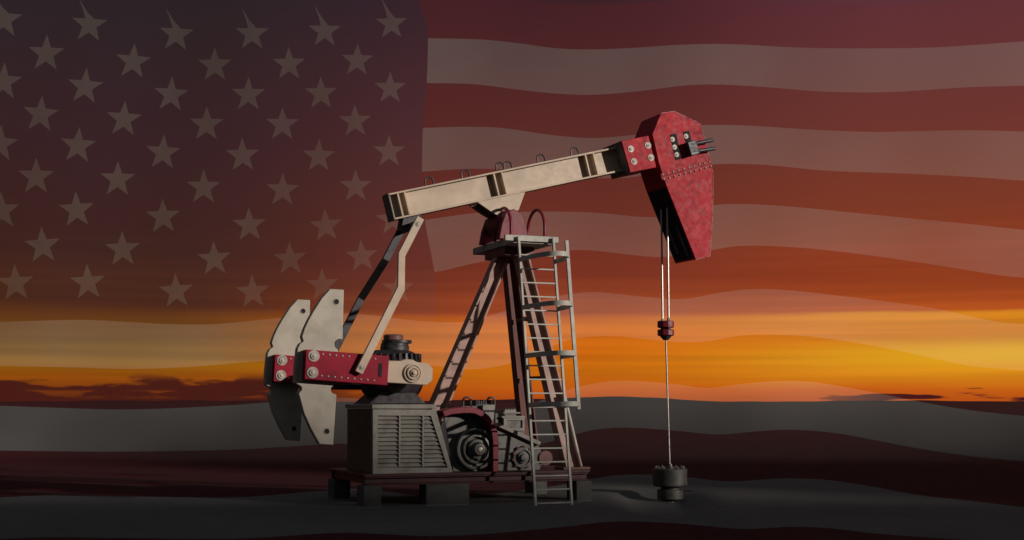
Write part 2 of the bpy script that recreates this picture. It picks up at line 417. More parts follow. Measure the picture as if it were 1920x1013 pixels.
# pillow blocks carrying the bearing
for sg in (-1, 1):
    ped = [(cb.x - .36, PZ1), (cb.x + .36, PZ1), (cb.x + .30, cb.y - .10), (cb.x + .20, cb.y + .18), (cb.x, cb.y + .27), (cb.x - .20, cb.y + .18), (cb.x - .30, cb.y - .10)]
    y0 = sg * .47; y1 = sg * .65
    pb = MB().prism(ped, min(y0, y1), max(y0, y1)).build('pillow_block', DRED, pj, .02)
    for q in (-.27, .27): MB().lathe((cb.x + q, sg * .56, PZ1 + .06), (0, 0, 1), [(-.05, .05), (.02, .05), (.03, .035), (.09, .03)], 6).build('bolt', STEEL, pb)

# --- samson post: three I-section legs -----------------------------
SKZ = mp(700, 889, -1.4)[1]
def ileg(p, q, depth0, depth1, fw, tw=.03):
    """tapering I-section leg; the flat web faces across the machine"""
    p, q = Vector(p), Vector(q); e = (q - p).normalized(); side = Vector((0, 1, 0)); n = e.cross(side).normalized(); side = n.cross(e)
    bm = bmesh.new()
    def slab(n0, n1, n0b, n1b, w):
        V = []
        for c, a, b in ((p, n0, n1), (q, n0b, n1b)):
            V.append([bm.verts.new(c + n * i + side * j) for i, j in ((a, -w), (b, -w), (b, w), (a, w))])
        bm.faces.new(V[0][::-1]); bm.faces.new(V[1])
        for k in range(4): bm.faces.new((V[0][k], V[0][(k + 1) % 4], V[1][(k + 1) % 4], V[1][k]))
    slab(-depth0 / 2, -depth0 / 2 + .04, -depth1 / 2, -depth1 / 2 + .04, fw / 2)
    slab(depth0 / 2 - .04, depth0 / 2, depth1 / 2 - .04, depth1 / 2, fw / 2)
    slab(-depth0 / 2 + .038, depth0 / 2 - .038, -depth1 / 2 + .038, depth1 / 2 - .038, tw / 2)
    b = MB(); b.bm.free(); b.bm = bm; return b
topz = PZ0
a0 = mp(950, 478, 0)
rear_bot = mp(772, 838, 0)
ax_ = a0[0]
def pt_at(x, y, v): q = mp(x, y, v); return Vector((q[0], v, q[1]))
rl0 = pt_at(947, 474, -.1); rl1d = (pt_at(826, 757, -.1) - rl0)
rl1 = rl0 + rl1d * ((SKZ - rl0.z) / rl1d.z)
ileg(rl0 + Vector((0, .1, 0)), rl1 + Vector((0, .1, 0)), .30, .40, .30).build('post_leg', MAROON, pj, .004)
nl0 = pt_at(976, 478, -.35); n_ = pt_at(1066, 850, -1.0); nl1 = nl0 + (n_ - nl0) * ((SKZ - nl0.z) / (n_.z - nl0.z))
ileg(nl0, nl1, .28, .38, .30).build('post_leg', MAROON, pj, .004)
fl0 = Vector((nl0.x, .35, nl0.z)); fl1 = Vector((nl1.x - .1, -nl1.y, nl1.z))
ileg(fl0, fl1, .28, .38, .30).build('post_leg', MAROOND, pj, .004)  # far leg's shade put into its colour by the darker primer
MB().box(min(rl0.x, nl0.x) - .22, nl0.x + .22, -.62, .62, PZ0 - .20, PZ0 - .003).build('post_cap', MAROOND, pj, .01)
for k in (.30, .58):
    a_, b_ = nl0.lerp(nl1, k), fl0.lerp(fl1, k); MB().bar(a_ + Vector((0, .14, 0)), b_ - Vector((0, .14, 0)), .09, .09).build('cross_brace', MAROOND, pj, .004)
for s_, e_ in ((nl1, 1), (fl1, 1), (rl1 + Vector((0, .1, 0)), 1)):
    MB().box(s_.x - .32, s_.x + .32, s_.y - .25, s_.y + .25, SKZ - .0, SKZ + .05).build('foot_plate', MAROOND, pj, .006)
# slim stay from post to the skid end
st0 = nl0.lerp(nl1, .66) + Vector((.15, -.2, 0)); st1 = pt_at(1090, 884, -1.15); st1.z = SKZ + .02
MB().tube([st0, st1], .035).build('stay', PALE, pj)

# --- ladder with safety cage ----------------------------------------
lad = bpy.data.objects.new('ladder', None); C.objects.link(lad); lad.parent = pj
LV0, LV1 = PN - .09, PN - 1.02
ul = mp(972, 446, LV0)[0]; ur = mp(1037, 450, LV0)[0]
lz0 = PZ1 - .02
def lp(u_, z):      # point on the leaning ladder plane
    k = (lz0 - z) / lz0; return Vector((u_, LV0 + (LV1 - LV0) * k, z))
for u_ in (ul, ur): MB().bar(lp(u_, lz0), lp(u_, .005), .05, .064, (0, 1, 0)).build('rail', PALE, lad, .004)
yr = [479 + 25.85 * k for k in range(19)]
for k, y in enumerate(yr):
    vv = LV0 + (LV1 - LV0) * (k + 1.2) / 19.4
    z = mp(1003, y, vv)[1]; a_, b_ = lp(ul + .02, z), lp(ur - .02, z)
    MB().bar(a_, b_, .035, .03).build('rung', PALE, lad, .003)
uc, hw = (ul + ur) / 2, (ur - ul) / 2
for yy in (489, 578, 668, 760):
    vv = LV0 + (LV1 - LV0) * (yy - 450) / 500.0
    z = mp(1003, yy, vv)[1]; base = lp(uc, z); dep = 1.25
    pts = []
    for k in range(25):
        a_ = math.pi * k / 24; c_, s_ = math.cos(a_), math.sin(a_)
        pts.append(base + Vector((-(hw + .02) * math.copysign(abs(c_) ** .82, c_), -dep * abs(s_) ** .85, .03 * abs(s_))))
    MB().ribbon(pts, .10, .014).build('cage_hoop', PALE, lad)
def cage_pt(a_, z, o=.0):
    c_, s_ = math.cos(a_), math.sin(a_)
    return lp(uc, z) + Vector((-(hw + .02 + o) * math.copysign(abs(c_) ** .82, c_), -(1.25 + o) * abs(s_) ** .85, 0))
zt = mp(1058, 456, LV0 - .6)[1]; zb = mp(1081, 768, LV0 - 1.2)[1]
MB().bar(cage_pt(R(128), zt, -.03), cage_pt(R(128), zb, -.03), .075, .05, (0, 1, 0)).build('cage_bar', PALE, lad, .004)

# --- horse head ----------------------------------------------------
HV = .50
near = [(1239, 212.5), (1264, 209), (1313, 232), (1324, 272), (1337.4, 327.6), (1336, 400), (1331, 480), (1304.5, 487), (1249, 347.7), (1235.7, 307.5), (1223, 252)]
hp = mps(near, -HV)
head = MB().prism(hp, -HV, HV)
head_o = head.build('horse_head', RED, pj, .012)
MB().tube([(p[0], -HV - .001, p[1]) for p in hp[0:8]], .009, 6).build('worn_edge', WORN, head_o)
# near-black sheet on the closed back stands in for shade in a hollow
def lerp2(a, b, k): return (a[0] + (b[0] - a[0]) * k, a[1] + (b[1] - a[1]) * k)
i8, i7 = hp[8], hp[7]
q0, q1 = lerp2(i8, i7, .02), lerp2(i8, i7, .97)
dn = Vector((q1[0] - q0[0], q1[1] - q0[1])).normalized(); nn_ = Vector((dn.y, -dn.x))
if nn_.x > 0: nn_ = -nn_
def bk(k, o): p = lerp2(q0, q1, k); return (p[0] + nn_.x * o, p[1] + nn_.y * o)
MB().prism([bk(0, .002), bk(1, .002), bk(1, .012), bk(0, .012)], -HV + .05, HV - .05).build('back_shade_sheet', VOID, head_o)
for y0, y1, ka, kb in ((-.34, -.28, .55, .96), (.05, .13, .5, .9)):
    MB().prism([bk(ka, .014), bk(kb, .014), bk(kb, .06), bk(ka, .06)], y0, y1).build('back_rib', GUNGREY, head_o, .004)
# riveted seam
sa, sb = m3(1239.5, 332, -HV), m3(1334, 306.5, -HV); se = (sb - sa).normalized(); sn = Vector((-se.z, 0, se.x))
MB().prism([(p.x, p.z) for p in (sa - sn * .075, sb - sn * .075, sb + sn * .075, sa + sn * .075)], -HV - .012, -HV - .002).build('seam_strip', RED, head_o, .003)
for k in range(10):
    c_ = sa.lerp(sb, .035 + .93 * k / 9)
    rivet(head_o, c_ + sn * .047 + Vector((0, -.013, 0)), .026); rivet(head_o, c_ + sn * -.068 + Vector((0, -.013, 0)), .026)
MB().prism([(p.x, p.z) for p in (sa - sn * .006, sb - sn * .006, sb + sn * .006, sa + sn * .006)], -HV - .016, -HV - .0125).build('seam_groove', VOID, head_o)
z1 = lambda x, y: (1120 + x * .33548, 180 + y * .33548)
for quad, bl in (([(405, 216), (440, 211), (471, 351), (437, 361)], [(419, 243), (431, 287), (443, 329)]), ([(479, 201), (512, 195), (546, 332), (513, 342)], [(495, 226)])):
    MB().prism(mps([z1(*p) for p in quad], -HV), -HV - .006, -HV - .002).build('slot', VOID, head_o)
    for p in bl:
        c_ = m3(*z1(*p), -HV); bolt(head_o, (c_.x, -HV - .006, c_.z), .062)
cl_o = MB().prism(mps([z1(*p) for p in ((492, 262), (540, 250), (562, 325), (515, 340))], -HV - .1), -HV - .20, -HV - .008).build('clamp_block', IRON, head_o, .015)
for a_, b_ in (((520, 272), (648, 246)), ((530, 312), (660, 294))):
    p, q = m3(*z1(*a_), -HV - .16), m3(*z1(*b_), -HV - .16); e_ = (q - p).normalized()
    MB().lathe(p, e_, [(0, .045), ((q - p).length - .03, .045), ((q - p).length - .008, .036), ((q - p).length, .02)], 16).build('prong', IRON, head_o)
# socket that bolts the head to the beam
sp = mps([(1165, 264), (1216, 254.5), (1231, 314), (1182, 324)], -.50)
sock = MB().prism(sp, -.50, .50).build('head_socket', RED, pj, .012)
neck = mps([(1216, 262), (1232, 259), (1243, 303), (1229, 306)], -.42); MB().prism(neck, -.42, .42).build('socket_neck', MAROOND, sock, .006)
lin = [(p[0] - .012, p[1]) for p in (sp[0], sp[3])]
MB().prism([(sp[0][0] - .008, sp[0][1] - .02), (sp[0][0] + .003, sp[0][1] - .01), (sp[3][0] + .003, sp[3][1] + .01), (sp[3][0] - .008, sp[3][1] + .01)], -.46, .46).build('socket_lining', GUNGREY, sock, .006)
for p in ((187, 297), (283, 277), (205, 367), (300, 345)):
    c_ = m3(*z1(*p), -.50); bolt(sock, (c_.x, -.50, c_.z), .082)

# --- bridle cables and carrier ------------------------------------
cu = mp(1247.5, 560, 0)[0]
ctop = mp(1245, 352, 0)[1]; cz = mp(1249, 602, 0)[1]
for v in (-.15, .15): MB().cyl((cu, v, ctop), (cu, v, cz), .024, 10).build('bridle_cable', ROD, pj)
car = bpy.data.objects.new('carrier_bar', None); C.objects.link(car); car.parent = pj
za, zb_, zc, zd, ze = [mp(1249, y, 0)[1] for y in (602, 615, 618, 630, 638)]
MB().lathe((cu, 0, za), (0, 0, -1), [(0, .17), (.012, .195), (za - zb_ - .012, .195), (za - zb_, .17)], 10).build('clamp_plate', DRED, car, .006)
MB().lathe((cu, 0, zc), (0, 0, -1), [(0, .17), (.012, .195), (zc - zd - .012, .195), (zc - zd, .17)], 10).build('clamp_plate', DRED, car, .006)
MB().lathe((cu, 0, zb_ + .005), (0, 0, -1), [(0, .10), (zb_ - zc + .01, .10)], 14).build('spacer', IRON, car)
MB().lathe((cu, 0, zd + .002), (0, 0, -1), [(0, .15), (zd - ze, .06)], 14).build('rod_clamp', IRON, car)
for v in (-.15, .15):
    MB().lathe((cu, v, za - .002), (0, 0, 1), [(0, .042), (.05, .042), (.06, .03)], 6).build('nut', STEEL, car)
    MB().cyl((cu, v, zb_ + .002), (cu, v, zc - .002), .05, 10).build('nut', IRON, car)

# --- cranks, counterweights, pitman arms (both sides) ----------------
z3 = lambda x, y: (470 + x * .33569, 520 + y * .33569)
def arcpts(cx, cy, r, a0_, a1_, n=7): return [(cx + r * math.cos(R(a0_ + (a1_ - a0_) * k / (n - 1))), cy + r * math.sin(R(a0_ + (a1_ - a0_) * k / (n - 1)))) for k in range(n)]
cw_out = ([(619.4, 541.8), (645, 543.5), (642.5, 634)] + arcpts(637, 646, 10, 300, 110, 8)[0:] +
          [(634, 662), (628, 716)] + arcpts(628, 731, 8, 250, 80, 7) + [(631, 741), (625, 834.6), (599, 833), (584, 806), (570, 775), (560, 738)] +
          arcpts(560, 729, 6, 60, -60, 5) + [(553, 718), (554, 690), (558, 652), (560, 650)] + arcpts(566, 640, 7, 130, -130 + 0, 2)[:1] +
          [(569, 640), (566, 631), (570.7, 617), (578, 601), (587.5, 584), (604, 558.6)])
YC0, YC1 = -1.22, -1.00
cwp = mps(cw_out, YC0)
crank = mps([(574, 655.3), (730, 667.7), (726.8, 723), (570.7, 711.3)], -1.46)
arm = mps([(722, 676), (752, 677), (762, 673.5), (774, 674.5), (782, 679), (802, 681.5), (811.7, 691), (811, 713), (800.7, 722.4), (722, 717.5)], -1.36)
hub = mp(776, 699.6, -1.46)
pin_low = mp(677, 689, -1.56); pin_top = mp(781, 421, -.56)
for sg in (-1, 1):
    f = -sg          # sg=-1: near side keeps the measured y, +1 mirrors it
    far = sg == 1
    Y = (lambda y: y + 3.0) if far else (lambda y: y)
    f = 1
    def pr_(poly, a, b): return MB().prism(poly, min(Y(a), Y(b)), max(Y(a), Y(b)))
    cw = pr_(cwp, YC0, YC1).build('counterweight', CREAMW, pj, .015)
    for p in ((630.5, 566), (612.7, 809)):
        c_ = mp(*p, YC0); MB().lathe((c_[0], Y(YC0 - .004), c_[1]), (0, f, 0), [(0, .052), (.006, .052)], 20).build('hole', VOID, cw)
        MB().tube([(c_[0] + .06 * math.cos(k * math.pi / 10), Y(YC0 - .004), c_[1] + .06 * math.sin(k * math.pi / 10)) for k in range(21)], .008, 6).build('hole_rim', CREAMW, cw)
    cr = pr_(crank, -1.46, -1.225).build('crank_arm', CRANKRED, pj, .014)
    hubp = pr_(arm, -1.36, -1.10).build('crank_hub', CREAM, pj, .015)
    MB().lathe((hub[0], Y(-1.36), hub[1]), (0, -f, 0), [(-.01, .20), (.035, .20), (.045, .185), (.045, .165), (.02, .16), (.02, .145), (.075, .14), (.085, .125), (.085, .10), (.055, .095), (.055, .08), (.11, .075), (.12, .06), (.12, .04), (.15, .038), (.155, .025)], 30).build('hub_cap', CREAM, hubp, .004)
    MB().lathe((hub[0], Y(-1.10), hub[1]), (0, -sg, 0), [(-.02, .13), (1.08, .13)], 20).build('crank_shaft', IRON, hubp)
    ca = (0, -f, 0)
    for p in ((352, 440), (345, 533)):
        c_ = mp(*z3(*p), -1.46); bolt(cr, (c_[0], Y(-1.46), c_[1]), .118, ca)
    for k in range(9):
        if k not in (5, 6, 7):
            c_ = mp(*z3(404 + 36.4 * k, 430 + 3.3 * k), -1.46); rivet(cr, (c_[0], Y(-1.46), c_[1]), .022, ca)
        c_ = mp(*z3(396 + 36.6 * k, 551 + 3.2 * k), -1.46); rivet(cr, (c_[0], Y(-1.46), c_[1]), .022, ca)
    pr_(mps([z3(*p) for p in ((714, 480), (735, 481), (729, 558), (711, 556))], -1.46), -1.466, -1.462).build('slot', VOID, cr)
    f = -sg; Y = lambda y: y * f; ca = (0, -f, 0)
    # pitman arm: upper blade near the beam, joggle, lower blade outside the crank
    W = .082
    def mid(x, y, v): q = mp(x, y, v); return Vector((q[0], v, q[1]))
    k0, k1 = mid(788, 409, -.60), mid(752.5, 478, -.60)
    k2, k3 = mid(751.5, 541, -1.55), mid(672, 699, -1.55)
    b = MB(); bm = b.bm; rings = []
    dirs = [(k1 - k0).normalized(), (k3 - k2).normalized()]
    for pnt, dd in ((k0, dirs[0]), (k1, (dirs[0])), (k2, (dirs[1])), (k3, dirs[1])):
        w_ = Vector((-dd.z, 0, dd.x)).normalized()
        if w_.x < 0: w_ = -w_
        ring = []
        for i, j in ((-1, -1), (1, -1), (1, 1), (-1, 1)):
            q = pnt + w_ * (W * i) + Vector((0, .05 * j, 0)); ring.append(bm.verts.new((q.x, Y(q.y), q.z)))
        rings.append(ring)
    for r0, r1 in zip(rings, rings[1:]):
        for k in range(4): bm.faces.new((r0[k], r0[(k + 1) % 4], r1[(k + 1) % 4], r1[k]))
    bm.faces.new(rings[0]); bm.faces.new(rings[-1])
    pit = b.build('pitman_arm', CREAM if not far else IRON, pj, .008)  # far arm painted dark in place of its shade, near arm cream
    bolt(pit, (pin_low[0], Y(-1.60), pin_low[1]), .062, ca, STEEL, 'crank_pin')
    bolt(pit, (pin_top[0], Y(-.65), pin_top[1]), .062, ca, STEEL, 'wrist_pin')
    MB().cyl((pin_low[0], Y(-1.47), pin_low[1]), (pin_low[0], Y(-1.51), pin_low[1]), .10).build('pin_boss', IRON, cr)
eq = MB().cyl((pin_top[0], -.548, pin_top[1]), (pin_top[0], .548, pin_top[1]), .085)
eq_o = eq.build('equalizer', IRON, pj)
MB().prism([(pin_top[0] - .22, pin_top[1] - .02), (pin_top[0] + .16, pin_top[1] - .06), b2(sOf(790, 402), -.004), b2(sOf(757, 409), -.004)], -.18, .18).build('equalizer_bracket', IRON, eq_o, .01)

# --- gear reducer ----------------------------------------------------
gx_, gz_ = mp(734, 690, 0)
PXM = (mp(1060, 690, 0)[0] - mp(660, 690, 0)[0]) / 400 * .93
gzv = lambda y: mp(734, y, 0)[1]
prof = [(750, 40), (744, 47), (735, 54), (722, 59), (706, 60), (704, 63), (694, 63), (692, 59), (678, 55), (668, 49), (660, 40), (657, 30)]
gear = MB().lathe((gx_, 0, 0), (0, 0, 1), [(gzv(y), r * PXM) for y, r in prof], 40).build('gear_reducer', GREASE, pj, .006)
for k in range(28):
    a_ = 2 * math.pi * k / 28; c_ = Vector((gx_ + math.cos(a_) * 52 * PXM, math.sin(a_) * 52 * PXM, 0))
    MB().bar(c_ + Vector((0, 0, gzv(678))), c_ + Vector((0, 0, gzv(664))), .06, .09, (math.cos(a_), math.sin(a_), 0)).build('flange_lug', GREASE, gear, .006)
tx = mp(740, 640, 0)[0]
MB().lathe((tx, 0, 0), (0, 0, 1), [(gzv(659), 27 * PXM), (gzv(650), 27 * PXM), (gzv(649), 26 * PXM), (gzv(644), 26 * PXM)], 28).build('breather_base', IRON, gear, .004)
MB().lathe((tx + .05, 0, 0), (0, 0, 1), [(gzv(643.8), 28 * PXM), (gzv(638), 28 * PXM)], 28).build('breather_flange', IRON, gear, .006)
MB().lathe((tx - .03, 0, 0), (0, 0, 1), [(gzv(637.8), 18.5 * PXM), (gzv(630), 18.5 * PXM), (gzv(627.5), 16 * PXM)], 28).build('breather_cap', MAROOND, gear, .006)
hx0, hx1 = mp(690, 752, -.6)[0], mp(800, 752, -.6)[0]; hz = mp(740, 758, -1.2)[1]
MB().prism([(hx0, hz), (hx1, hz), (hx1 - .25, hz + .25), (hx0 + .3, hz + .25)], -.6, .6).build('reducer_foot', GREASE, gear, .02)
bx0, bz0 = mp(624, 731, -.95); bx1, bz1 = mp(655, 721, -.95)
br_o = MB().box(bx0, bx1 + .3, -.98, -.8, bz0, bz1).build('brake_bracket', IRON, pj, .012)
MB().cyl((bx0 + .04, -1.0, bz1 - .02), (bx0 + .04, -.7, bz1 - .02), .045).build('brake_pin', IRON, br_o)

# --- louvred engine housing ---------------------------------------
z4 = lambda x, y: (620 + x * .2604, 720 + y * .2604)
KV = -1.28
zt_h = mp(700, 767, KV)[1]
out = mps([(699, 767.5), (817.5, 768.5), (850, 889), (699, 889)], KV)
opn = mps([(708.5, 779.5), (808, 780), (839.5, 877), (708.5, 877)], KV)
hs = bpy.data.objects.new('engine_housing', None); C.objects.link(hs); hs.parent = pj
KB = .80; DEP = .10
def rim(outer, inner, y0, y1):
    b = MB(); bm = b.bm
    V = {(n_, y): [bm.verts.new((p[0], y, p[1])) for p in poly] for n_, poly in (('o', outer), ('i', inner)) for y in (y0, y1)}
    for k in range(4):
        j = (k + 1) % 4
        bm.faces.new((V['o', y0][k], V['o', y0][j], V['i', y0][j], V['i', y0][k])); bm.faces.new((V['o', y1][k], V['i', y1][k], V['i', y1][j], V['o', y1][j]))
        bm.faces.new((V['o', y0][k], V['o', y1][k], V['o', y1][j], V['o', y0][j])); bm.faces.new((V['i', y0][k], V['i', y0][j], V['i', y1][j], V['i', y1][k]))
    return b
rim(out, opn, KV, KV + DEP).build('louvre_frame', HOUSE, hs, .006)
MB().prism([(p[0] + (.01 if k in (0, 3) else -.01), p[1]) for k, p in enumerate(out)], KV + DEP + .002, KB).build('housing_body', DGREY, hs, .01)
tcap = mps([(697.5, 758.5), (818.5, 759), (818.5, 767.4), (697.5, 767.4)], KV - .03)
MB().box(tcap[0][0], tcap[1][0], KV - .03, KB + .04, zt_h + .003, tcap[0][1]).build('housing_lid', HOUSE, hs, .01)
lv = MB()
zlo, zhi = opn[3][1], opn[0][1]; NL = 12; pit_ = (zhi - zlo) / NL
def xr_at(z): k = (zhi - z) / (zhi - zlo); return opn[1][0] + (opn[2][0] - opn[1][0]) * k
for k in range(NL):
    zc_ = zlo + pit_ * (k + .5)
    a_ = (opn[0][0] + .003, xr_at(zc_ - .03) - .012)
    V = []
    for u_ in a_: V.append([lv.bm.verts.new((u_, KV + yy, zc_ + zz)) for yy, zz in ((.015, -.035), (.027, -.042), (.085, .030), (.073, .037))])
    lv.bm.faces.new(V[0]); lv.bm.faces.new(V[1][::-1])
    for q in range(4): lv.bm.faces.new((V[0][q], V[1][q], V[1][(q + 1) % 4], V[0][(q + 1) % 4]))
lv.build('louvre_panel', HOUSE, hs)
for x in (749.5, 793.5):
    u_ = mp(x, 830, KV)[0]; MB().box(u_ - .018, u_ + .018, KV + .004, KV + .03, zlo + (0.0), zhi).build('louvre_mullion', HOUSE, hs, .003)

# --- flywheel, guard, belt cover, pulley ------------------------------
FV = -1.12
fx, fz = mp(893, 842, FV); fr = fz - SKZ - .03
fly = MB().lathe((fx, FV + .12, fz), (0, -1, 0), [(0, fr), (.14, fr), (.15, fr * .94), (.15, fr * .86), (.06, fr * .84), (.06, fr * .72), (.17, fr * .70), (.18, fr * .60), (.08, fr * .58), (.08, fr * .48), (.21, fr * .46), (.22, fr * .36), (.30, fr * .30), (.36, fr * .27), (.37, fr * .16), (.33, fr * .14)], 48)
fly_o = fly.build('flywheel', GUNGREY, pj, .003)
MB().lathe((fx, FV - .21, fz), (0, -1, 0), [(0, fr * .13), (.05, fr * .13), (.06, fr * .08)], 6).build('hub_nut', STEEL, fly_o)
# red guard: inverted-U band over the flywheel with a thin backing
gp = [(826, 771)] + [(840, 766), (862, 763.5), (878, 763), (890, 765), (902, 771), (913, 780), (922, 793), (928, 808), (930.5, 826), (930.5, 889)]
gpts = mps(gp, FV)
rib = MB(); W0, W1 = FV - .14, FV + .30
th = .13
pts2 = [Vector(p) for p in gpts]
inn = []
for i, p in enumerate(pts2):
    e_ = (pts2[min(i + 1, len(pts2) - 1)] - pts2[max(i - 1, 0)]).normalized(); inn.append(p + Vector((e_.y, -e_.x)) * th * -(-1))
bm = rib.bm
rr = [[bm.verts.new((q[0], y, q[1])) for q, y in ((p, W0), (p, W1), (i_, W1), (i_, W0))] for p, i_ in zip(pts2, inn)]
for r0, r1 in zip(rr, rr[1:]):
    for k in range(4): bm.faces.new((r0[k], r0[(k + 1) % 4], r1[(k + 1) % 4], r1[k]))
bm.faces.new(rr[0]); bm.faces.new(rr[-1])
gd = rib.build('flywheel_guard', DRED, pj, .012)
MB().prism(mps([(832, 780), (862, 776), (885, 776), (905, 788), (917, 805), (919, 889), (850, 889)], FV + .2), FV + .17, FV + .2).build('guard_back', GUNGREY, gd, .004)
bc = MB().prism(mps([(932, 799), (1010, 835), (1016, 850), (1012, 889), (932, 889)], -.98), -.98, -.80).build('belt_cover', GUNGREY, pj, .01)
p, q = m3(931, 796, -1.0), m3(1010, 832, -1.0)
MB().bar(p + Vector((0, .05, 0)), q + Vector((0, .05, 0)), .30, .085).build('cover_lip', HOUSE, bc, .008)
px2, pz2 = mp(979, 858, -1.0)
pu = MB().lathe((px2, -.985, pz2), (0, -1, 0), [(0, .22), (.06, .22), (.065, .17), (.03, .165), (.03, .13), (.10, .125), (.105, .085), (.16, .08), (.165, .04)], 30).build('belt_pulley', GUNGREY, pj, .003)
for k in range(10):
    a_ = k * math.pi / 5 + .2; MB().lathe((px2 + .225 * math.cos(a_), -1.0, pz2 + .225 * math.sin(a_)), (0, -1, 0), [(0, .032), (.05, .032), (.06, .02)], 10).build('knob', MAROOND, pu)
MB().cyl((px2 + .55, -.97, pz2 - .02), (px2 + .55, -1.02, pz2 - .02), .16, 24).build('idler_pulley', MAROOND, pj, .004)

# --- engine behind the guard ------------------------------------------
en = bpy.data.objects.new('engine', None); C.objects.link(en); en.parent = pj
EV = -.55
def ebox(x0, y0, x1, y1, v0, v1, m, name, bev=.012):
    a_ = mp(x0, y1, v0); b_ = mp(x1, y0, v0); return MB().box(a_[0], b_[0], v0, v1, a_[1], b_[1]).build(name, m, en, bev)
ebox(872, 775, 934, 889, EV + .05, .5, GUNGREY, 'crankcase')
ebox(884, 761, 928, 776, EV, .3, GUNGREY, 'cylinder_head')
ebox(892, 757, 921, 761.5, EV + .02, .25, IRON, 'valve_cover')
for k in range(7):
    x = 893 + k * 4.3; ebox(x, 750 + (k % 3), x + 2.4, 757.2, EV + .05, .2, IRON, 'cooling_fin', .003)
ebox(905, 759, 929.5, 795, EV - .12, EV - .02, HOUSE, 'side_cover')
ebox(942, 784, 984, 889, EV, .35, GUNGREY, 'generator_block')
ebox(941, 780, 985, 784.5, EV - .06, .38, HOUSE, 'mounting_plate')
ebox(946, 768, 968, 780.2, EV, .2, HOUSE, 'terminal_box')
ebox(944, 773, 976, 776, EV - .05, EV - .005, HOUSE, 'terminal_strip', .004)
for x in (948, 953, 958, 963): ebox(x, 765, x + 2.6, 768.3, EV + .05, EV + .15, IRON, 'terminal', .003)
u0, z0_ = mp(944, 784, EV - .02); u1_, z1_ = mp(983, 808, EV - .02)
fr_b = rim([(u0, z1_), (u1_, z1_), (u1_, z0_), (u0, z0_)], [(u0 + .07, z1_ + .06), (u1_ - .05, z1_ + .06), (u1_ - .05, z0_ - .05), (u0 + .07, z0_ - .05)], EV - .04, EV - .004).build('block_frame', HOUSE, en, .004)
for xa, xb in ((868.5, 882.5), (914, 927.5)):
    pts = [m3(x, y, EV + .1) for x, y in ((xa, 762), (xa, 750), (xa + 1.5, 747), (xa + 4, 745.5), (xb - 4, 745.5), (xb - 1.5, 747), (xb, 750), (xb, 760))]
    MB().tube(pts, .022).build('lifting_handle', IRON, en)
ebox(866, 761.5, 888, 776, EV + .02, .3, GUNGREY, 'rocker_box')

# --- skid ----------------------------------------------------------------
SV = 1.45
s0, s1 = mp(683, 889, -SV)[0], mp(1106, 889, -SV)[0]
skid = bpy.data.objects.new('skid', None); C.objects.link(skid); skid.parent = pj
MB().box(s0, s1, -SV, SV, SKZ - .06, SKZ - .003).build('deck_plate', SKIDM, skid, .008)
for sg in (-1, 1):
    y_ = sg * (SV - .12)
    g_ = MB()
    g_.box(s0 + .03, s1 - .03, y_ - .10, y_ + .10, SKZ - .09, SKZ - .063)
    g_.box(s0 + .03, s1 - .03, y_ - .02, y_ + .02, SKZ - .20, SKZ - .092)
    g_.box(s0 + .03, s1 - .03, y_ - .10, y_ + .10, SKZ - .23, SKZ - .202)
    g_.build('skid_girder', SKIDM, skid, .006)
nx_ = 5
for k in range(nx_):
    x_ = s0 + .12 + (s1 - s0 - .24) * k / (nx_ - 1); MB().box(x_ - .06, x_ + .06, -SV + .25, SV - .25, SKZ - .21, SKZ - .064).build('cross_member', SKIDM, skid, .006)

# concrete blocks the skid rests on
BT = SKZ - .233
def block(x0, x1, y0, y1, label):
    b = MB().box(x0 - (x0 + x1) / 2, x1 - (x0 + x1) / 2, -(y1 - y0) / 2, (y1 - y0) / 2, 0, BT + .03).build('concrete_block', CONC, None, .02)
    w = ORG + UX * ((x0 + x1) / 2) + VY * ((y0 + y1) / 2); b.location = (w.x, w.y, -.03); b.rotation_euler = (0, 0, PHI)
    tag(b, label, 'block', 'concrete blocks under the skid')
bw = .36
block(s0 - .02, s0 + .36, -SV - .02, -SV + .5, 'pale concrete block under the near left skid corner below the louvred housing')
block(s1 - .33, s1 + .03, -SV - .02, -SV + .5, 'pale concrete block under the skid just right of the ladder foot')
xm = mp(838, 930, -SV)[0]
block(xm - .45, xm + .5, -SV + .02, -SV + .5, 'wide concrete block under the middle of the skid, below the flywheel')
block(s0 - .02, s0 + .36, SV - .5, SV + .02, 'shaded concrete block under the far left corner of the skid')
block(s1 - .33, s1 + .03, SV - .5, SV + .02, 'shaded concrete block under the far right corner of the skid')

# ------------------------------------------------------------------ wellhead
wu, wz = mp(1256, 893, 0)
W3 = ORG + UX * wu
wh = bpy.data.objects.new('wellhead', None); C.objects.link(wh); wh.location = (W3.x, W3.y, GZ); wh.rotation_euler = (0, 0, PHI)
tag(wh, 'squat round dark wellhead on the ground under the horse head, polished rod rising from it', 'wellhead')
wp = lambda y: mp(1256, y, 0)[1] - GZ
MB().lathe((0, 0, wp(878)), (0, 0, -1), [(0, .36), (.02, .40), (wp(878) - wp(912) - .03, .40), (wp(878) - wp(912), .37)], 40).build('flange', WELLM, wh, .006)
for k in range(12):
    a_ = k * math.pi / 6 + .1; MB().lathe((.32 * math.cos(a_), .32 * math.sin(a_), wp(878) - .005), (0, 0, 1), [(0, .035), (.035, .035), (.04, .02), (.06, .02)], 6).build('bolt', GUNGREY, wh)
MB().lathe((0, 0, wp(913)), (0, 0, -1), [(-.02, .22), (.06, .22), (.065, .30), (wp(913) - wp(935), .30), (wp(913) - wp(935) + .02, .27)], 36).build('lower_flange', WELLM, wh, .006)
MB().lathe((0, 0, wp(935)), (0, 0, -1), [(-.03, .11), (wp(935) + .05, .11)], 20).build('casing_pipe', WELLM, wh)
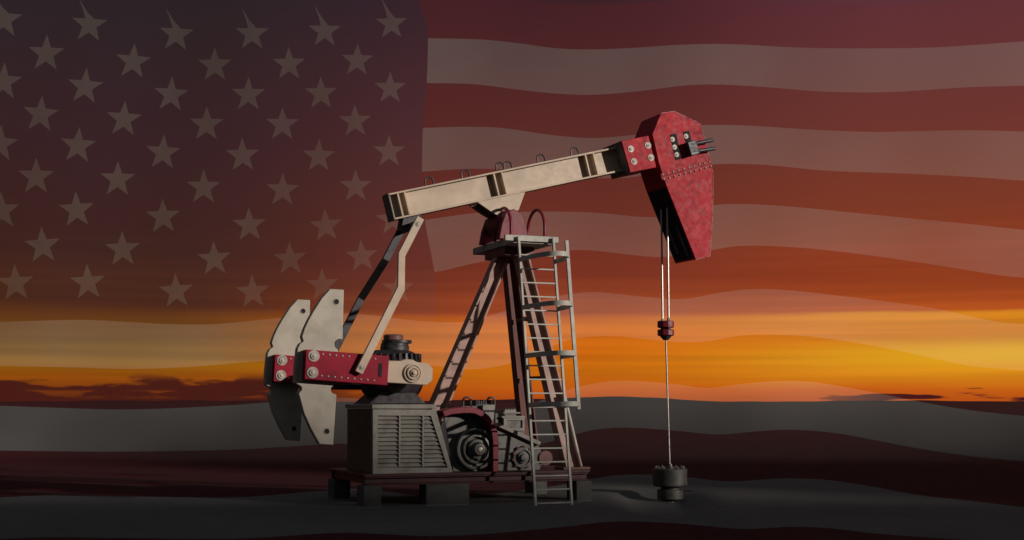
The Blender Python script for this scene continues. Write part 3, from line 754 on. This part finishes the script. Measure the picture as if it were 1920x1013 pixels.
MB().lathe((0, 0, wp(878)), (0, 0, 1), [(-.01, .12), (.03, .12), (.04, .07), (.10, .06)], 18).build('stuffing_box', IRON, wh)
rodx = cu - wu
MB().cyl((rodx, 0, ze - GZ + .02), (rodx * .0, 0, wp(876)), .021, 12).build('polished_rod', ROD, wh)

# ------------------------------------------------------------------ giant sheer flag hung behind the machine, its foot spread over the ground
fl = bpy.data.objects.new('flag', None); C.objects.link(fl); fl.location = (0, 47, GZ)
tag(fl, 'huge sheer star-spangled striped flag hung behind the pump jack, foot spread on the ground', 'flag')
FO = Vector((0, 47, GZ))
def wall(X, Z):
    return 47 + .09 * math.sin(X * .55 + Z * .16) + .045 * math.sin(X * 1.15 - Z * .3 + 1.3) + .02 * math.sin(Z * .9 + X * .35)
def fdist(p):
    a = wall(p.x, p.z) - p.y; b = p.z - height(p.x, p.y) - .03; k = 1.2
    h = max(k - abs(a - b), 0) / k; return min(a, b) - h * h * k * .25
def cloth_pt(x, y):
    dd = ray(x, y); t0, t1 = 15.0, None; tt = 15.0; prev = 15.0
    while tt < 70:
        if fdist(CAM + dd * tt) < 0: t1 = tt; break
        prev = tt; tt += .25
    if t1 is None: return CAM + dd * 47
    a, b = prev, t1
    for _ in range(14):
        m_ = (a + b) / 2
        if fdist(CAM + dd * m_) < 0: b = m_
        else: a = m_
    return CAM + dd * a
def curve(pts):
    xs = [p[0] for p in pts]; ys = [p[1] for p in pts]; n = len(xs)
    ms = []
    for i in range(n):
        if i == 0: ms.append((ys[1] - ys[0]) / (xs[1] - xs[0]))
        elif i == n - 1: ms.append((ys[-1] - ys[-2]) / (xs[-1] - xs[-2]))
        else: ms.append((ys[i + 1] - ys[i - 1]) / (xs[i + 1] - xs[i - 1]))
    def f(x):
        if x <= xs[0]: return ys[0] + ms[0] * 0
        if x >= xs[-1]: return ys[-1]
        for i in range(n - 1):
            if x <= xs[i + 1]: break
        h = xs[i + 1] - xs[i]; q = (x - xs[i]) / h
        return (2*q**3 - 3*q*q + 1) * ys[i] + (q**3 - 2*q*q + q) * h * ms[i] + (-2*q**3 + 3*q*q) * ys[i + 1] + (q**3 - q*q) * h * ms[i + 1]
    return f
B = [None] * 14
B[1] = curve([(700, 72), (803, 72), (903, 74.5), (970, 81), (1040, 90.5), (1100, 93), (1180, 90.5), (1280, 84), (1369, 83), (1487, 89), (1606, 91), (1754, 89), (1919, 78), (2000, 74)])
B[0] = lambda x: B[1](x) - 84
B[2] = curve([(700, 155), (800, 156), (887, 158), (970, 168), (1040, 175.5), (1110, 178), (1200, 171), (1280, 161), (1339, 158.6), (1428, 163), (1546, 172), (1665, 173), (1813, 164), (1919, 161), (2000, 160)])
B[3] = curve([(700, 240), (794, 240), (870, 238), (937, 240), (1040, 254), (1110, 259), (1180, 254), (1250, 243), (1315, 235), (1398, 235.6), (1517, 243), (1635, 247.5), (1813, 244.5), (1919, 247), (2000, 250)])
B[4] = curve([(700, 325), (792, 322), (870, 317), (923, 317), (984, 320), (1092, 332), (1168, 334), (1250, 322), (1339, 308.5), (1428, 309), (1546, 320), (1694, 325.6), (1813, 331.5), (1919, 339), (2000, 344)])
B[5] = curve([(700, 425), (798, 412.5), (870, 402), (903, 399), (1016, 397), (1092, 398), (1140, 401), (1204, 407), (1254, 405), (1339, 385), (1398, 383), (1487, 388), (1635, 402.6), (1813, 420), (1919, 431), (2000, 438)])
B[6] = curve([(700, 520), (814, 510.4), (886, 494.6), (937, 485), (990, 478), (1092, 469), (1187, 478.6), (1237, 482), (1304, 475), (1380, 462), (1457, 462), (1576, 472), (1754, 497), (1872, 516), (1919, 521), (2000, 528)])
B[7] = curve([(-90, 606), (0, 604), (151, 600), (240, 604), (319, 608), (400, 608), (520, 597), (641, 587.6), (702, 592), (765, 600), (832, 604.6), (880, 602), (930, 588), (1000, 567), (1060, 553), (1117, 548), (1200, 556), (1280, 561), (1339, 551), (1398, 543), (1457, 543), (1576, 555), (1749, 578), (1861, 602), (1919, 608), (2000, 612)])
B[8] = curve([(-90, 685), (0, 686.5), (134, 689), (246, 692), (358, 688), (492, 677), (570, 672), (650, 672), (740, 678), (819, 687), (865, 692), (908, 691), (953, 683), (998, 666), (1065, 638), (1109, 631.5), (1154, 630.6), (1212, 636), (1279, 642), (1325, 640.5), (1392, 629), (1459, 628), (1526, 632), (1638, 648.5), (1727, 667), (1817, 686), (1919, 695), (2000, 700)])
B[9] = curve([(-90, 758), (0, 761), (112, 765), (224, 768), (313, 766), (447, 759), (559, 750), (640, 746), (729, 755), (819, 770), (864, 774), (931, 770), (998, 757), (1056, 734), (1109, 720), (1176, 714), (1279, 722), (1325, 728), (1392, 720), (1459, 715), (1526, 717), (1638, 736), (1727, 754), (1817, 769), (1919, 780), (2000, 786)])
B[10] = curve([(-90, 844), (0, 845), (224, 847), (447, 843), (581, 835), (640, 832), (707, 838), (796, 851), (864, 854.5), (917, 853), (989, 839.5), (1056, 821.5), (1109, 807), (1176, 802), (1279, 809), (1347, 815), (1414, 809.5), (1481, 806), (1557, 811), (1638, 825), (1727, 842), (1817, 855), (1919, 865), (2000, 871)])
B[11] = curve([(-90, 936), (0, 933), (89, 929), (224, 931), (425, 933), (492, 930), (640, 918), (707, 920), (796, 931), (864, 932), (953, 923), (1042, 911), (1109, 898), (1176, 890), (1279, 894), (1369, 903), (1459, 897.5), (1548, 900), (1638, 913), (1727, 929), (1817, 939), (1919, 951), (2000, 957)])
B[12] = curve([(-90, 1014), (0, 1011), (89, 1007.5), (224, 1009), (447, 1010), (640, 999.5), (796, 1005), (886, 1003), (975, 996), (1065, 987), (1154, 978), (1279, 982.5), (1392, 992), (1481, 988), (1548, 990), (1638, 1000), (1727, 1007), (1919, 1020), (2000, 1026)])
B[13] = lambda x: B[12](x) + 70
cedge_c = curve([(-60, 770), (0, 785), (50, 801), (72, 802.5), (156, 800), (242, 793), (302, 791.5), (350, 791), (424, 798.7), (510, 814.5), (552, 818), (606, 817)])
XL, XR = -80, 1985
def grid_obj(name, m, parent, fx_, nu, nv, off=0.0):
    bm = bmesh.new(); g_ = []
    for j in range(nv + 1):
        row = []
        for i in range(nu + 1):
            x, y = fx_(i / nu, j / nv); p = cloth_pt(x, y); row.append(bm.verts.new(p - FO + Vector((0, -off, off * .3))))
        g_.append(row)
    for j in range(nv):
        for i in range(nu): bm.faces.new((g_[j][i], g_[j + 1][i], g_[j + 1][i + 1], g_[j][i + 1]))
    me = bpy.data.meshes.new(name); bm.to_mesh(me); bm.free()
    me.polygons.foreach_set('use_smooth', [True] * len(me.polygons))
    return link(name, me, m, parent)
for k in range(13):
    def fs(s_, t_, k=k):
        if k < 7:
            yy = B[k](810) * (1 - t_) + B[k + 1](810) * t_; xl = cedge_c(yy)
        else: xl = XL
        x = xl + (XR - xl) * s_
        return x, B[k](x) * (1 - t_) + B[k + 1](x) * t_
    grid_obj('stripe', FRED if k % 2 == 0 else FWHITE, fl, fs, 120, 6)
top_c = curve([(-90, -20), (0, -22), (300, -8), (600, -12), (700, -14), (830, -12)])
def fc(s_, t_):
    yb = -12 + t_ * 617; xr_ = cedge_c(yb); x = XL + (xr_ - XL) * s_
    return x, top_c(x) * (1 - t_) + B[7](x) * t_
canton = grid_obj('canton', FBLUE, fl, fc, 60, 48)
stars = [(8,37,1),(168,47,1),(331,65,1),(473,64,1),(609,59,1),(734,45,1),(87,101,0),(250,116,0),(403,123,0),(542,121,0),(670,114,0),
 (7,154,0),(160,163,0),(321,178,0),(466,178,0),(602,176,0),(731.6,166,0),(76.5,215,0),(232.6,224,0),(387.6,234,0),(529.6,234,0),(666,228,0),
 (0,270,0),(146.7,273.5,0),(306,287,0),(455,292,0),(598,293.6,0),(729.6,285,0),(68,332,0),(221,337,0),(382,352,0),(530,357,0),(667,350,0),
 (3,396,0),(144,394,0),(306,407,0),(467.5,422.5,0),(611,424,0),(735,412,0),(80,461,0),(230,468,0),(402,486,0),(544,486,0),(678.6,481,0),
 (29.5,531.6,0),(165,530,0),(330.6,546.7,0),(474,548,0),(605,535,0),(747,541.6,0)]
rs = random.Random(3)
for cx, cy, first in stars:
    r_ = 36 - 5.0 * cx / 740; rot = (4 if cx < 350 and cy < 330 else (-3 if cy > 380 else 0)) + rs.uniform(-1.5, 1.5)
    pts = []
    for k in range(10):
        a_ = R(-90 + 36 * k + rot); q = r_ if k % 2 == 0 else r_ * .40
        pts.append((cx + q * math.cos(a_) * 1.0, cy + q * math.sin(a_) * 1.02))
    if first:
        pts[0] = (cx - 20, cy - 50)
        pts.insert(1, (cx - 4, cy - 24)); pts.append((cx - 11.5, cy - 27))
    bm = bmesh.new(); c_ = bm.verts.new(cloth_pt(cx, cy) - FO + Vector((0, -.02, 0)))
    V = [bm.verts.new(cloth_pt(*p) - FO + Vector((0, -.02, 0))) for p in pts]
    for i in range(len(V)): bm.faces.new((c_, V[i], V[(i + 1) % len(V)]))
    me = bpy.data.meshes.new('star'); bm.to_mesh(me); bm.free()
    link('star', me, FSTAR, canton)
